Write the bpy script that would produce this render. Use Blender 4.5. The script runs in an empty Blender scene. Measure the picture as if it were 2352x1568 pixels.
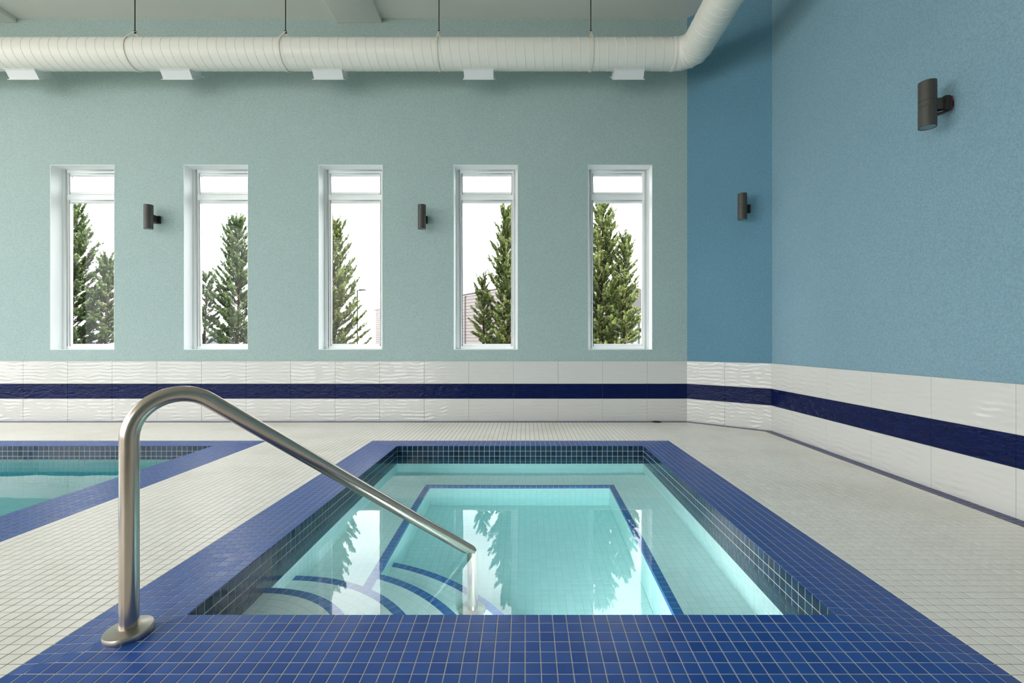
import bpy, bmesh, math, random
from mathutils import Vector, Matrix

random.seed(7)
SC = bpy.context.scene
COL = SC.collection
R = math.radians
T = 0.0524                       # mosaic tile pitch
FPX = 1120.0                     # focal length in pixels of the 2352 wide frame
CAMZ = 1.073
PX, PY = 1207.0, 787.0           # principal point

# ------------------------------------------------------------------ camera
cd = bpy.data.cameras.new('camera')
cam = bpy.data.objects.new('camera', cd)
COL.objects.link(cam)
cam.location = (0, 0, CAMZ)
cam.rotation_euler = (R(90), 0, 0)
cd.sensor_width = 36.0
cd.lens = FPX / 2352 * 36.0
cd.shift_x = (1176 - PX) / 2352
cd.shift_y = (PY - 784) / 2352
cd.clip_start = 0.05
cd.clip_end = 500
SC.camera = cam

# ------------------------------------------------------------------ world, sun, exposure
SKY = 5.6
world = bpy.data.worlds.new('overcast_sky')
SC.world = world
world.use_nodes = True
wn, wl = world.node_tree.nodes, world.node_tree.links
wn.clear()
w_out = wn.new('ShaderNodeOutputWorld'); w_bg = wn.new('ShaderNodeBackground')
w_tc = wn.new('ShaderNodeTexCoord'); w_map = wn.new('ShaderNodeMapping'); w_no = wn.new('ShaderNodeTexNoise'); w_rp = wn.new('ShaderNodeValToRGB')
w_map.inputs['Scale'].default_value = (2.2, 2.2, 6.0)
w_no.inputs['Scale'].default_value = 2.4; w_no.inputs['Detail'].default_value = 6; w_no.inputs['Roughness'].default_value = 0.55
w_rp.color_ramp.elements[0].position = 0.32; w_rp.color_ramp.elements[0].color = (0.62, 0.645, 0.67, 1)
w_rp.color_ramp.elements[1].position = 0.62; w_rp.color_ramp.elements[1].color = (1.0, 0.985, 0.98, 1)
wl.new(w_tc.outputs['Generated'], w_map.inputs['Vector']); wl.new(w_map.outputs['Vector'], w_no.inputs['Vector'])
wl.new(w_no.outputs['Fac'], w_rp.inputs['Fac']); wl.new(w_rp.outputs['Color'], w_bg.inputs['Color'])
w_bg.inputs['Strength'].default_value = SKY
wl.new(w_bg.outputs['Background'], w_out.inputs['Surface'])

sun_d = bpy.data.lights.new('sun', 'SUN'); sun_d.energy = 7.0; sun_d.angle = R(6); sun_d.color = (1.0, 0.95, 0.86)
sun = bpy.data.objects.new('sun', sun_d); COL.objects.link(sun)
sun.rotation_euler = Vector((-0.62, 0.30, -0.62)).to_track_quat('-Z', 'Y').to_euler()
sun.location = (20, 4, 20)

SC.view_settings.view_transform = 'Standard'
SC.view_settings.look = 'None'
SC.view_settings.exposure = 0.16
SC.view_settings.gamma = 1.0
SC.view_settings.use_curve_mapping = False
SC.cycles.max_bounces = 14
SC.cycles.diffuse_bounces = 6
SC.cycles.glossy_bounces = 6
SC.cycles.transmission_bounces = 10
SC.cycles.transparent_max_bounces = 12
SC.cycles.use_denoising = True

# openings added for daylight behind and left, and the five windows: sky portals
def portal(loc, direction, sx, sy):
    d = bpy.data.lights.new('sky_portal', 'AREA'); d.shape = 'RECTANGLE'; d.size = sx; d.size_y = sy
    d.cycles.is_portal = True
    o = bpy.data.objects.new('sky_portal', d); COL.objects.link(o)
    o.location = loc
    o.rotation_euler = Vector(direction).to_track_quat('-Z', 'Z').to_euler()
    return o

# fill lights without fixtures, added below the waterline to brighten both basins
def water_fill(loc, direction, size, watts):
    d = bpy.data.lights.new('underwater_fill', 'AREA'); d.shape = 'DISK'; d.size = size; d.energy = watts; d.color = (1.0, 0.98, 0.94)
    o = bpy.data.objects.new('underwater_fill', d); COL.objects.link(o); o.location = loc
    o.rotation_euler = Vector(direction).to_track_quat('-Z', 'Z').to_euler()
water_fill((0.05, 1.915, -0.75), (0, 1, 0.0), 0.25, 18)
water_fill((-0.02, 1.915, -0.42), (0, 1, 0.0), 0.25, 8)
water_fill((-5.2, 0.70, -0.60), (0, 1, -0.05), 0.3, 9)

# room extents
YB, XR, XL, YF, ZC = 6.68, 3.005, -10.0, -5.5, 5.52
CA, CB = Vector((2.213, YB)), Vector((XR, 5.95))          # ends of the angled corner wall
PXM = YB / FPX                                             # metres per pixel on the back wall
WIN = [(115 - PX) * PXM, (422 - PX) * PXM, (731.5 - PX) * PXM, (1042 - PX) * PXM, (1351 - PX) * PXM]
WW, WZ0, WZ1, WT = 0.880, 0.978, 3.512, 0.30               # window width, sill, head, wall thickness
REAR = [(-9.6, -6.7), (-6.5, -3.6)]
LEFT = [(-5.2, -2.7), (-2.5, 0.0), (0.2, 2.7), (2.9, 5.4)]
LZ0, LZ1 = 0.25, 5.2
for x in WIN: portal((x + WW / 2, YB + WT + 0.02, (WZ0 + WZ1) / 2), (0, -1, 0), WW, WZ1 - WZ0)
for a, b in REAR: portal(((a + b) / 2, YF - 0.28, (LZ0 + LZ1) / 2), (0, 1, 0), b - a, LZ1 - LZ0)
for a, b in LEFT: portal((XL - 0.28, (a + b) / 2, (LZ0 + LZ1) / 2), (1, 0, 0), b - a, LZ1 - LZ0)

# ------------------------------------------------------------------ materials
def lin(c):
    return tuple(((v / 255) / 12.92 if v / 255 <= 0.04045 else ((v / 255 + 0.055) / 1.055) ** 2.4) for v in c) + (1.0,)

class Mat:
    def __init__(s, name):
        s.m = bpy.data.materials.new(name); s.m.use_nodes = True
        s.n, s.l = s.m.node_tree.nodes, s.m.node_tree.links
        s.b = s.n['Principled BSDF']
    def new(s, t, **kw):
        x = s.n.new(t)
        for k, v in kw.items():
            if k in x.inputs: x.inputs[k].default_value = v
            else: setattr(x, k, v)
        return x
    def pos(s, scale=(1, 1, 1)):
        g = s.new('ShaderNodeNewGeometry'); mp = s.new('ShaderNodeMapping'); mp.inputs['Scale'].default_value = scale
        s.l.new(g.outputs['Position'], mp.inputs['Vector']); return mp.outputs['Vector']
    def mix(s, fac, a, b, mode='MIX'):
        x = s.n.new('ShaderNodeMix'); x.data_type = 'RGBA'; x.blend_type = mode
        for sock, v in ((x.inputs[0], fac), (x.inputs[6], a), (x.inputs[7], b)):
            if hasattr(v, 'links'): s.l.new(v, sock)
            else: sock.default_value = v
        return x.outputs[2]

def pmat(name, col, rough=0.5, metal=0.0, spec=0.5, coat=0.0):
    M = Mat(name)
    M.b.inputs['Base Color'].default_value = col if len(col) == 4 else lin(col)
    M.b.inputs['Roughness'].default_value = rough
    M.b.inputs['Metallic'].default_value = metal
    M.b.inputs['Specular IOR Level'].default_value = spec
    M.b.inputs['Coat Weight'].default_value = coat
    return M

def noise_mat(name, c1, c2, scale, rough=0.5, bump=0.0, bscale=None, dist=0.002, detail=4, metal=0.0, stretch=(1, 1, 1), spec=0.5):
    M = pmat(name, c1, rough, metal, spec)
    v = M.pos(stretch)
    n = M.new('ShaderNodeTexNoise', Scale=scale, Detail=detail); M.l.new(v, n.inputs['Vector'])
    M.l.new(M.mix(n.outputs['Fac'], lin(c1), lin(c2)), M.b.inputs['Base Color'])
    if bump:
        n2 = M.new('ShaderNodeTexNoise', Scale=bscale or scale, Detail=3); M.l.new(v, n2.inputs['Vector'])
        bp = M.new('ShaderNodeBump', Strength=bump, Distance=dist); M.l.new(n2.outputs['Fac'], bp.inputs['Height'])
        M.l.new(bp.outputs['Normal'], M.b.inputs['Normal'])
    return M

def tile_mat(name, c1, c2, rough, stain=None, rvar=0.0, wear=None, spec=0.5):
    """glazed mosaic: each cell of the tile grid has a slightly different tone"""
    M = pmat(name, c1, rough, spec=spec)
    g = M.new('ShaderNodeNewGeometry')
    sub = M.new('ShaderNodeVectorMath', operation='SUBTRACT'); sub.inputs[1].default_value = (-25.03 * T - 1e-3, 36.1 * T - 1e-3, 0.0213 - T * 40)
    M.l.new(g.outputs['Position'], sub.inputs[0])
    sn = M.new('ShaderNodeVectorMath', operation='SNAP'); sn.inputs[1].default_value = (T, T, T)
    M.l.new(sub.outputs[0], sn.inputs[0])
    wn_ = M.new('ShaderNodeTexWhiteNoise'); wn_.noise_dimensions = '3D'; M.l.new(sn.outputs[0], wn_.inputs['Vector'])
    c = M.mix(wn_.outputs['Value'], lin(c1), lin(c2))
    if stain:
        n = M.new('ShaderNodeTexNoise', Scale=stain[1], Detail=5); M.l.new(g.outputs['Position'], n.inputs['Vector'])
        rp = M.new('ShaderNodeValToRGB'); rp.color_ramp.elements[0].position = 0.48; rp.color_ramp.elements[1].position = 0.78
        M.l.new(n.outputs['Fac'], rp.inputs['Fac'])
        mu = M.new('ShaderNodeMath', operation='MULTIPLY'); mu.inputs[1].default_value = stain[2]
        M.l.new(rp.outputs['Color'], mu.inputs[0])
        c = M.mix(mu.outputs[0], c, lin(stain[0]))
    M.l.new(c, M.b.inputs['Base Color'])
    ma = M.new('ShaderNodeMath', operation='MULTIPLY_ADD'); ma.inputs[1].default_value = rvar; ma.inputs[2].default_value = rough
    M.l.new(wn_.outputs['Value'], ma.inputs[0]); M.l.new(ma.outputs[0], M.b.inputs['Roughness'])
    n3 = M.new('ShaderNodeTexNoise', Scale=90.0, Detail=2); M.l.new(g.outputs['Position'], n3.inputs['Vector'])
    bp = M.new('ShaderNodeBump', Strength=0.12, Distance=0.002); M.l.new(n3.outputs['Fac'], bp.inputs['Height'])
    M.l.new(bp.outputs['Normal'], M.b.inputs['Normal'])
    return M.m

def paint(name, c1, c2):
    M = pmat(name, c1, 0.75, spec=0.3)
    v = M.pos()
    n = M.new('ShaderNodeTexNoise', Scale=0.9, Detail=5); M.l.new(v, n.inputs['Vector'])
    n2 = M.new('ShaderNodeTexNoise', Scale=75.0, Detail=3, Roughness=0.6); M.l.new(v, n2.inputs['Vector'])
    c = M.mix(n.outputs['Fac'], lin(c1), lin(c2))
    rp = M.new('ShaderNodeValToRGB'); rp.color_ramp.elements[0].position = 0.3; rp.color_ramp.elements[1].position = 0.7
    rp.color_ramp.elements[0].color = (0.82, 0.82, 0.82, 1); rp.color_ramp.elements[1].color = (1.1, 1.1, 1.1, 1)
    M.l.new(n2.outputs['Fac'], rp.inputs['Fac'])
    c = M.mix(1.0, c, rp.outputs['Color'], 'MULTIPLY')
    M.l.new(c, M.b.inputs['Base Color'])
    bp = M.new('ShaderNodeBump', Strength=0.55, Distance=0.006); M.l.new(n2.outputs['Fac'], bp.inputs['Height'])
    M.l.new(bp.outputs['Normal'], M.b.inputs['Normal'])
    return M.m

def wave_tile(name, col, rough, kind):
    M = pmat(name, col, rough, spec=0.5 if kind == 'wave' else 0.13)
    if kind == 'wave':
        g = M.new('ShaderNodeNewGeometry'); sx = M.new('ShaderNodeSeparateXYZ'); M.l.new(g.outputs['Position'], sx.inputs[0])
        ad = M.new('ShaderNodeMath', operation='SUBTRACT'); M.l.new(sx.outputs['X'], ad.inputs[0]); M.l.new(sx.outputs['Y'], ad.inputs[1])
        cb = M.new('ShaderNodeCombineXYZ'); M.l.new(ad.outputs[0], cb.inputs['X']); M.l.new(sx.outputs['Z'], cb.inputs['Z'])
        no = M.new('ShaderNodeTexNoise', Scale=5.0, Detail=1.5); mp = M.new('ShaderNodeMapping'); mp.inputs['Scale'].default_value = (1.0, 1, 0.9)
        M.l.new(cb.outputs[0], mp.inputs['Vector']); M.l.new(mp.outputs[0], no.inputs['Vector'])
        m1 = M.new('ShaderNodeMath', operation='MULTIPLY_ADD'); m1.inputs[1].default_value = 9.5
        m2 = M.new('ShaderNodeMath', operation='MULTIPLY'); m2.inputs[1].default_value = 125.0
        M.l.new(sx.outputs['Z'], m2.inputs[0]); M.l.new(no.outputs['Fac'], m1.inputs[0]); M.l.new(m2.outputs[0], m1.inputs[2])
        si = M.new('ShaderNodeMath', operation='SINE'); M.l.new(m1.outputs[0], si.inputs[0])
        # the relief comes and goes along the tile
        no2 = M.new('ShaderNodeTexNoise', Scale=7.0, Detail=1); M.l.new(cb.outputs[0], no2.inputs['Vector'])
        mu = M.new('ShaderNodeMath', operation='MULTIPLY'); mr = M.new('ShaderNodeMapRange'); mr.inputs[1].default_value = 0.40; mr.inputs[2].default_value = 0.70; M.l.new(no2.outputs['Fac'], mr.inputs[0])
        M.l.new(si.outputs[0], mu.inputs[0]); M.l.new(mr.outputs[0], mu.inputs[1])
        bp = M.new('ShaderNodeBump', Strength=0.45, Distance=0.0048); M.l.new(mu.outputs[0], bp.inputs['Height'])
    else:
        v = M.pos((1, 1, 2.6))
        n = M.new('ShaderNodeTexNoise', Scale=9.0, Detail=4, Distortion=1.2); M.l.new(v, n.inputs['Vector'])
        M.l.new(M.mix(n.outputs['Fac'], lin((3, 8, 36)), lin((16, 34, 92))), M.b.inputs['Base Color'])
        bp = M.new('ShaderNodeBump', Strength=0.6, Distance=0.022); M.l.new(n.outputs['Fac'], bp.inputs['Height'])
    M.l.new(bp.outputs['Normal'], M.b.inputs['Normal'])
    return M.m

def steel(name, col, rough, stretch):
    M = pmat(name, col, rough, 1.0)
    v = M.pos(stretch)
    n = M.new('ShaderNodeTexNoise', Scale=20.0, Detail=4); M.l.new(v, n.inputs['Vector'])
    ma = M.new('ShaderNodeMath', operation='MULTIPLY_ADD'); ma.inputs[1].default_value = 0.05; ma.inputs[2].default_value = rough - 0.02
    M.l.new(n.outputs['Fac'], ma.inputs[0]); M.l.new(ma.outputs[0], M.b.inputs['Roughness'])
    return M.m

m_sage = paint('sage_stucco', (166, 187, 185), (174, 194, 191))
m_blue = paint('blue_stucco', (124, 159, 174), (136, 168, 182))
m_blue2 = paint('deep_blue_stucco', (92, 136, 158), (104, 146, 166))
m_ceil = noise_mat('ceiling_paint', (222, 221, 215), (226, 225, 219), 2.0, 0.8).m
m_deck = tile_mat('white_deck_tile', (243, 236, 226), (249, 243, 234), 0.28, stain=((178, 168, 132), 1.3, 0.30), rvar=0.12)
m_deck_grout = noise_mat('deck_grout', (122, 112, 98), (150, 141, 126), 9.0, 0.85).m
m_coping = tile_mat('cobalt_coping_tile', (8, 66, 148), (22, 80, 162), 0.28, stain=((66, 98, 152), 3.0, 0.18), rvar=0.1)
m_border = tile_mat('dark_border_tile', (30, 36, 88), (42, 48, 104), 0.3)
m_cop_grout = noise_mat('pale_grout', (190, 182, 172), (214, 208, 200), 14.0, 0.8).m
m_line = tile_mat('navy_waterline_tile', (12, 38, 62), (24, 58, 90), 0.10, rvar=0.06)
m_basin = tile_mat('white_basin_tile', (240, 242, 238), (246, 247, 244), 0.3)
m_basin_grout = noise_mat('basin_grout', (212, 220, 217), (222, 229, 226), 9.0, 0.85).m
m_edge = tile_mat('blue_edge_tile', (0, 92, 168), (4, 106, 180), 0.25)
m_wtile = wave_tile('white_wave_tile', (214, 213, 208), 0.11, 'wave')
m_btile = wave_tile('navy_ripple_tile', (16, 26, 80), 0.07, 'ripple')
m_wgrout = pmat('wall_grout', (150, 148, 142), 0.85).m
m_frame = pmat('white_vinyl', (244, 246, 246), 0.35).m
m_reveal = pmat('white_reveal_paint', (238, 242, 242), 0.6).m
m_gasket = pmat('grey_gasket', (120, 124, 126), 0.6).m
m_duct = noise_mat('cream_duct_paint', (232, 229, 220), (238, 236, 228), 3.0, 0.3, bump=0.15, bscale=14, dist=0.004).m
m_boot = pmat('white_sheet_metal', (226, 229, 230), 0.4).m
m_grille = pmat('grille_grey', (120, 124, 126), 0.5).m  # plain mid grey for the diffuser blades
m_strap = pmat('strap_galvanised', (230, 226, 214), 0.45, 0.1).m
m_rod = pmat('dark_threaded_rod', (64, 58, 50), 0.5, 0.6).m
m_lamp = noise_mat('bronze_grey_lamp', (62, 60, 56), (70, 67, 62), 40, 0.45).m
m_lampd = pmat('dark_bracket', (34, 30, 26), 0.5).m
m_red = pmat('red_brown_gasket', (96, 30, 18), 0.6).m
m_lens = pmat('lamp_lens', (120, 146, 156), 0.2).m
m_ring = pmat('lamp_ring', (170, 176, 178), 0.3, 0.6).m
m_steel = steel('brushed_stainless', (186, 174, 162), 0.24, (1, 1, 1))
m_steel2 = steel('worn_stainless', (186, 178, 168), 0.32, (1, 1, 1))
m_hole = pmat('dark_drain', (20, 18, 16), 0.6).m

def glass_mat():
    M = Mat('window_glass'); M.n.remove(M.b)
    t = M.new('ShaderNodeBsdfTransparent'); t.inputs['Color'].default_value = (0.97, 0.985, 0.98, 1)
    g = M.new('ShaderNodeBsdfGlossy', Roughness=0.0)
    f = M.new('ShaderNodeFresnel', IOR=1.28)
    gb = M.new('ShaderNodeNewGeometry'); sb_ = M.new('ShaderNodeMath', operation='SUBTRACT'); sb_.inputs[0].default_value = 1.0; M.l.new(gb.outputs['Backfacing'], sb_.inputs[1])
    mm = M.new('ShaderNodeMath', operation='MULTIPLY'); M.l.new(f.outputs[0], mm.inputs[0]); M.l.new(sb_.outputs[0], mm.inputs[1])
    x = M.new('ShaderNodeMixShader')
    M.l.new(mm.outputs[0], x.inputs[0]); M.l.new(t.outputs[0], x.inputs[1]); M.l.new(g.outputs[0], x.inputs[2])
    M.l.new(x.outputs[0], M.n['Material Output'].inputs['Surface'])
    return M.m
m_glass = glass_mat()

def water_mat(name, col, dens):
    M = Mat(name); M.n.remove(M.b)
    g = M.new('ShaderNodeBsdfGlass', Roughness=0.0, IOR=1.333)
    n = M.new('ShaderNodeTexNoise', Scale=2.2, Detail=1.5); M.l.new(M.pos(), n.inputs['Vector'])
    bp = M.new('ShaderNodeBump', Strength=0.05, Distance=0.02); M.l.new(n.outputs['Fac'], bp.inputs['Height'])
    M.l.new(bp.outputs['Normal'], g.inputs['Normal'])
    M.l.new(g.outputs[0], M.n['Material Output'].inputs['Surface'])
    v = M.new('ShaderNodeVolumeAbsorption', Density=dens); v.inputs['Color'].default_value = col
    M.l.new(v.outputs[0], M.n['Material Output'].inputs['Volume'])
    return M.m
m_water = water_mat('spa_water', (0.24, 0.92, 0.97, 1), 0.36)
m_water2 = water_mat('pool_water', (0.05, 0.80, 0.83, 1), 1.0)

# ------------------------------------------------------------------ mesh helpers
class MB:
    def __init__(s): s.v, s.f = [], []
    def add(s, vs, fs):
        o = len(s.v); s.v.extend(tuple(p) for p in vs); s.f.extend(tuple(i + o for i in f) for f in fs); return s
    def box(s, x0, x1, y0, y1, z0, z1):
        return s.add([(x0, y0, z0), (x1, y0, z0), (x1, y1, z0), (x0, y1, z0), (x0, y0, z1), (x1, y0, z1), (x1, y1, z1), (x0, y1, z1)],
                     [(0, 3, 2, 1), (4, 5, 6, 7), (0, 1, 5, 4), (1, 2, 6, 5), (2, 3, 7, 6), (3, 0, 4, 7)])
    def obox(s, c, ax, ay, az, hx, hy, hz):
        c = Vector(c); P = []
        for k in (-1, 1):
            for i, j in ((-1, -1), (1, -1), (1, 1), (-1, 1)):
                P.append(c + ax * hx * i + ay * hy * j + az * hz * k)
        return s.add(P, [(0, 3, 2, 1), (4, 5, 6, 7), (0, 1, 5, 4), (1, 2, 6, 5), (2, 3, 7, 6), (3, 0, 4, 7)])
    def tube(s, path, r, n=16, cap=True, up=Vector((0, 0, 1))):
        path = [Vector(p) for p in path]; rs = r if isinstance(r, (list, tuple)) else [r] * len(path)
        base = len(s.v); u = None
        for i, p in enumerate(path):
            if i == 0: t = path[1] - p
            elif i == len(path) - 1: t = p - path[i - 1]
            else: t = (path[i + 1] - p).normalized() + (p - path[i - 1]).normalized()
            t = t.normalized()
            if u is None:
                a = up if abs(t.dot(up)) < 0.95 else Vector((1, 0, 0))
                u = (a - t * a.dot(t)).normalized()
            else: u = (u - t * u.dot(t)).normalized()
            w = t.cross(u)
            k = 1.0
            if 0 < i < len(path) - 1:
                k = 1 / max(0.5, t.dot((path[i + 1] - p).normalized()))
            # mitre: stretch along the bend normal
            bend = None
            if k > 1.0005:
                bend = ((path[i + 1] - p).normalized() - (p - path[i - 1]).normalized()).normalized()
            for j in range(n):
                q = (u * math.cos(2 * math.pi * j / n) + w * math.sin(2 * math.pi * j / n)) * rs[i]
                if bend is not None: q = q + bend * q.dot(bend) * (k - 1)
                s.v.append(tuple(p + q))
        for i in range(len(path) - 1):
            for j in range(n):
                a, b = base + i * n + j, base + i * n + (j + 1) % n
                s.f.append((a, b, b + n, a + n))
        if cap:
            s.f.append(tuple(base + j for j in reversed(range(n))))
            e = base + (len(path) - 1) * n
            s.f.append(tuple(e + j for j in range(n)))
        return s
    def lathe(s, prof, c=(0, 0, 0), n=32, axis='Z'):
        rings = []
        for r, h in prof:
            if r < 1e-6:
                rings.append([len(s.v)]); s.v.append((c[0], c[1], c[2] + h)); continue
            rings.append(list(range(len(s.v), len(s.v) + n)))
            for j in range(n):
                a = 2 * math.pi * j / n
                s.v.append((c[0] + r * math.cos(a), c[1] + r * math.sin(a), c[2] + h))
        for A_, B_ in zip(rings[:-1], rings[1:]):
            for j in range(n):
                k = (j + 1) % n
                if len(A_) == 1 and len(B_) == 1: continue
                if len(A_) == 1: s.f.append((A_[0], B_[k], B_[j]))
                elif len(B_) == 1: s.f.append((A_[j], A_[k], B_[0]))
                else: s.f.append((A_[j], A_[k], B_[k], B_[j]))
        if len(rings[0]) > 1: s.f.append(tuple(reversed(rings[0])))
        if len(rings[-1]) > 1: s.f.append(tuple(rings[-1]))
        return s
    def build(s, name, mat, parent=None, smooth=False, bevel=0.0):
        me = bpy.data.meshes.new(name); me.from_pydata(s.v, [], s.f); me.update()
        if bevel:
            bm = bmesh.new(); bm.from_mesh(me)
            bmesh.ops.remove_doubles(bm, verts=bm.verts, dist=1e-5)
            es = [e for e in bm.edges if len(e.link_faces) == 2 and e.calc_face_angle(0) > R(30)]
            bmesh.ops.bevel(bm, geom=es, offset=bevel, segments=2, profile=0.5, affect='EDGES', clamp_overlap=True)
            bmesh.ops.recalc_face_normals(bm, faces=bm.faces)
            bm.to_mesh(me); bm.free()
        if smooth or bevel:
            me.polygons.foreach_set('use_smooth', [True] * len(me.polygons))
            me.set_sharp_from_angle(angle=R(38))
        me.materials.append(mat)
        o = bpy.data.objects.new(name, me); COL.objects.link(o)
        if parent is not None: attach(o, parent)
        return o

def attach(o, parent):
    """parent without moving: parents sit at their own base, so keep the world place"""
    o.parent = parent
    o.matrix_parent_inverse = Matrix.Translation(parent.location).inverted() if parent.parent is None else (parent.matrix_parent_inverse.copy() if False else Matrix.Identity(4))

def tag(o, label=None, cat=None, group=None, kind=None):
    if label: o['label'] = label
    if cat: o['category'] = cat
    if group: o['group'] = group
    if kind: o['kind'] = kind
    return o

def empty(name, loc=(0, 0, 0), label=None, cat=None, group=None, kind=None):
    o = bpy.data.objects.new(name, None); COL.objects.link(o); o.location = loc; o.empty_display_size = 0.1
    return tag(o, label, cat, group, kind)

def proj(p):
    y = max(p[1], 0.05)
    return PX + FPX * p[0] / y, PY + FPX * (CAMZ - p[2]) / y

# ------------------------------------------------------------------ tiles
_cache = {}
def tile_geo(P, N, g, th, bev=0.0009):
    """P: polygon corners (outer, on the pitch grid) -> verts, faces of a tile with a small chamfer"""
    n = len(P); top, mid, low = [], [], []
    for i in range(n):
        a, b, c = P[i - 1], P[i], P[(i + 1) % n]
        e1, e2 = (a - b), (c - b)
        if e1.length < 1e-6 or e2.length < 1e-6: return None
        e1.normalize(); e2.normalize()
        sn = max(0.3, e1.cross(e2).length)
        d = (e1 + e2) / sn
        top.append(b + d * (g / 2 + bev)); mid.append(b + d * (g / 2) - N * bev); low.append(b + d * (g / 2) - N * th)
    fs = [tuple(range(n))]
    for i in range(n):
        j = (i + 1) % n
        fs.append((n + i, n + j, j, i)); fs.append((2 * n + i, 2 * n + j, n + j, n + i))
    return top + mid + low, fs

def emit_tiles(parent, name, stuffname, polys, mat, g=0.0035, th=0.005, limit=300, jitter=0.0002):
    """polys: list of corner lists (counter-clockwise from outside). The ones that show largest become parts, the rest one stuff part."""
    scored = []
    rnd = random.Random(3)
    for k, P in enumerate(polys):
        P = [Vector(p) for p in P]
        q = [proj(p) for p in P]; ar = 0
        for i in range(len(q)):
            ar += q[i - 1][0] * q[i][1] - q[i][0] * q[i - 1][1]
        cx = sum(a for a, b in q) / len(q); cy = sum(b for a, b in q) / len(q)
        vis = 0 <= cx < 2352 and 0 <= cy < 1568 and min(p.y for p in P) > 0.3
        N = (P[1] - P[0]).cross(P[2] - P[1]).normalized()
        facing = N.dot(Vector((0, 0, CAMZ)) - P[0]) > 0
        scored.append((abs(ar) / 2 if vis and facing else 0.0, k, P, N))
    scored.sort(key=lambda t: (-t[0], t[1]))
    single, rest = scored[:limit], scored[limit:]
    single2 = [s for s in single if s[0] > 60]
    rest = [s for s in single if s[0] <= 60] + rest
    for ar, k, P, N in single2:
        c = sum(P, Vector()) / len(P)
        rect = len(P) == 4 and abs((P[1] - P[0]).length - T) < 2e-4 and abs((P[2] - P[1]).length - T) < 2e-4 and abs((P[1] - P[0]).dot(P[2] - P[1])) < 1e-6
        if rect:
            X = (P[1] - P[0]).normalized(); Y = N.cross(X)
            key = (name, mat.name, 'sq')
            if key not in _cache:
                h = T / 2
                gv, gf = tile_geo([Vector((-h, -h, 0)), Vector((h, -h, 0)), Vector((h, h, 0)), Vector((-h, h, 0))], Vector((0, 0, 1)), g, th)
                me = bpy.data.meshes.new(name); me.from_pydata(gv, [], gf); me.materials.append(mat); _cache[key] = me
            o = bpy.data.objects.new(name, _cache[key])
            rot = Matrix((X, Y, N)).transposed().to_4x4()
            tw = Matrix.Rotation(rnd.uniform(-1, 1) * jitter / T * 2, 4, 'X') @ Matrix.Rotation(rnd.uniform(-1, 1) * jitter / T * 2, 4, 'Y')
            mw = Matrix.Translation(c) @ rot @ tw
        else:
            gg = tile_geo([p - c for p in P], N, g, th)
            if gg is None: continue
            me = bpy.data.meshes.new(name); me.from_pydata(gg[0], [], gg[1]); me.materials.append(mat)
            o = bpy.data.objects.new(name, me); mw = Matrix.Translation(c)
        COL.objects.link(o)
        attach(o, parent)
        o.matrix_basis = mw
    mb = MB()
    for ar, k, P, N in rest:
        dz = [rnd.uniform(-1, 1) * jitter for _ in P]
        gg = tile_geo([p + N * d for p, d in zip(P, dz)], N, g, th)
        if gg: mb.add(*gg)
    if mb.v:
        o = mb.build(stuffname, mat, parent); o['kind'] = 'stuff'

def clip(P, n, d):
    """keep the part of the 2D polygon with n.p <= d"""
    out = []
    for i in range(len(P)):
        a, b = P[i], P[(i + 1) % len(P)]
        da, db = n.dot(a) - d, n.dot(b) - d
        if da <= 0: out.append(a)
        if da * db < 0: out.append(a + (b - a) * (da / (da - db)))
    return out
def area2(P): return 0.5 * sum(P[i - 1].x * P[i].y - P[i].x * P[i - 1].y for i in range(len(P)))

# ------------------------------------------------------------------ plan of the pools on the tile grid
X0, Y0 = -25.03 * T, 36.1 * T             # near left inner corner of the hot tub
NXT, NYT = 48, 59                         # hot tub size in tiles
X1, Y1 = X0 + NXT * T, Y0 + NYT * T
CW = 7                                    # coping width in tiles
RIM = 0.020                               # the coping ramps up to the rim
WATER = -0.1145
LPX1 = X0 - 36 * T                        # right edge of the large pool
LPX0 = LPX1 - 96 * T
LPY1, LPY0 = Y1, Y0 - 24 * T

def coping_z(x, y, x0, x1, y0, y1):
    m = max(x0 - x, x - x1, y0 - y, y - y1, 0.0)
    return RIM * (1 - min(m, CW * T) / (CW * T))

# ------------------------------------------------------------------ setting: floor
FT = 0.0013
fl = MB()
HX0, HX1, HY0, HY1 = X0 - CW * T, X1 + CW * T, Y0 - CW * T, Y1 + CW * T
GX0, GX1, GY0, GY1 = LPX0 - CW * T, LPX1 + CW * T, LPY0 - CW * T, LPY1 + CW * T
xs = sorted([XL - 0.3, GX0, GX1, HX0, HX1, XR + 0.3]); ys = sorted([YF - 0.3, GY0, HY0, HY1, YB + 0.3])
if abs(HY1 - GY1) > 1e-6: ys = sorted(ys + [GY1])
for i in range(len(xs) - 1):
    for j in range(len(ys) - 1):
        cx, cy = (xs[i] + xs[i + 1]) / 2, (ys[j] + ys[j + 1]) / 2
        if HX0 < cx < HX1 and HY0 < cy < HY1: continue
        if GX0 < cx < GX1 and GY0 < cy < GY1: continue
        fl.box(xs[i], xs[i + 1], ys[j], ys[j + 1], -0.25, -FT)
floor = tag(fl.build('floor', m_deck_grout), kind='structure')

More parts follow.
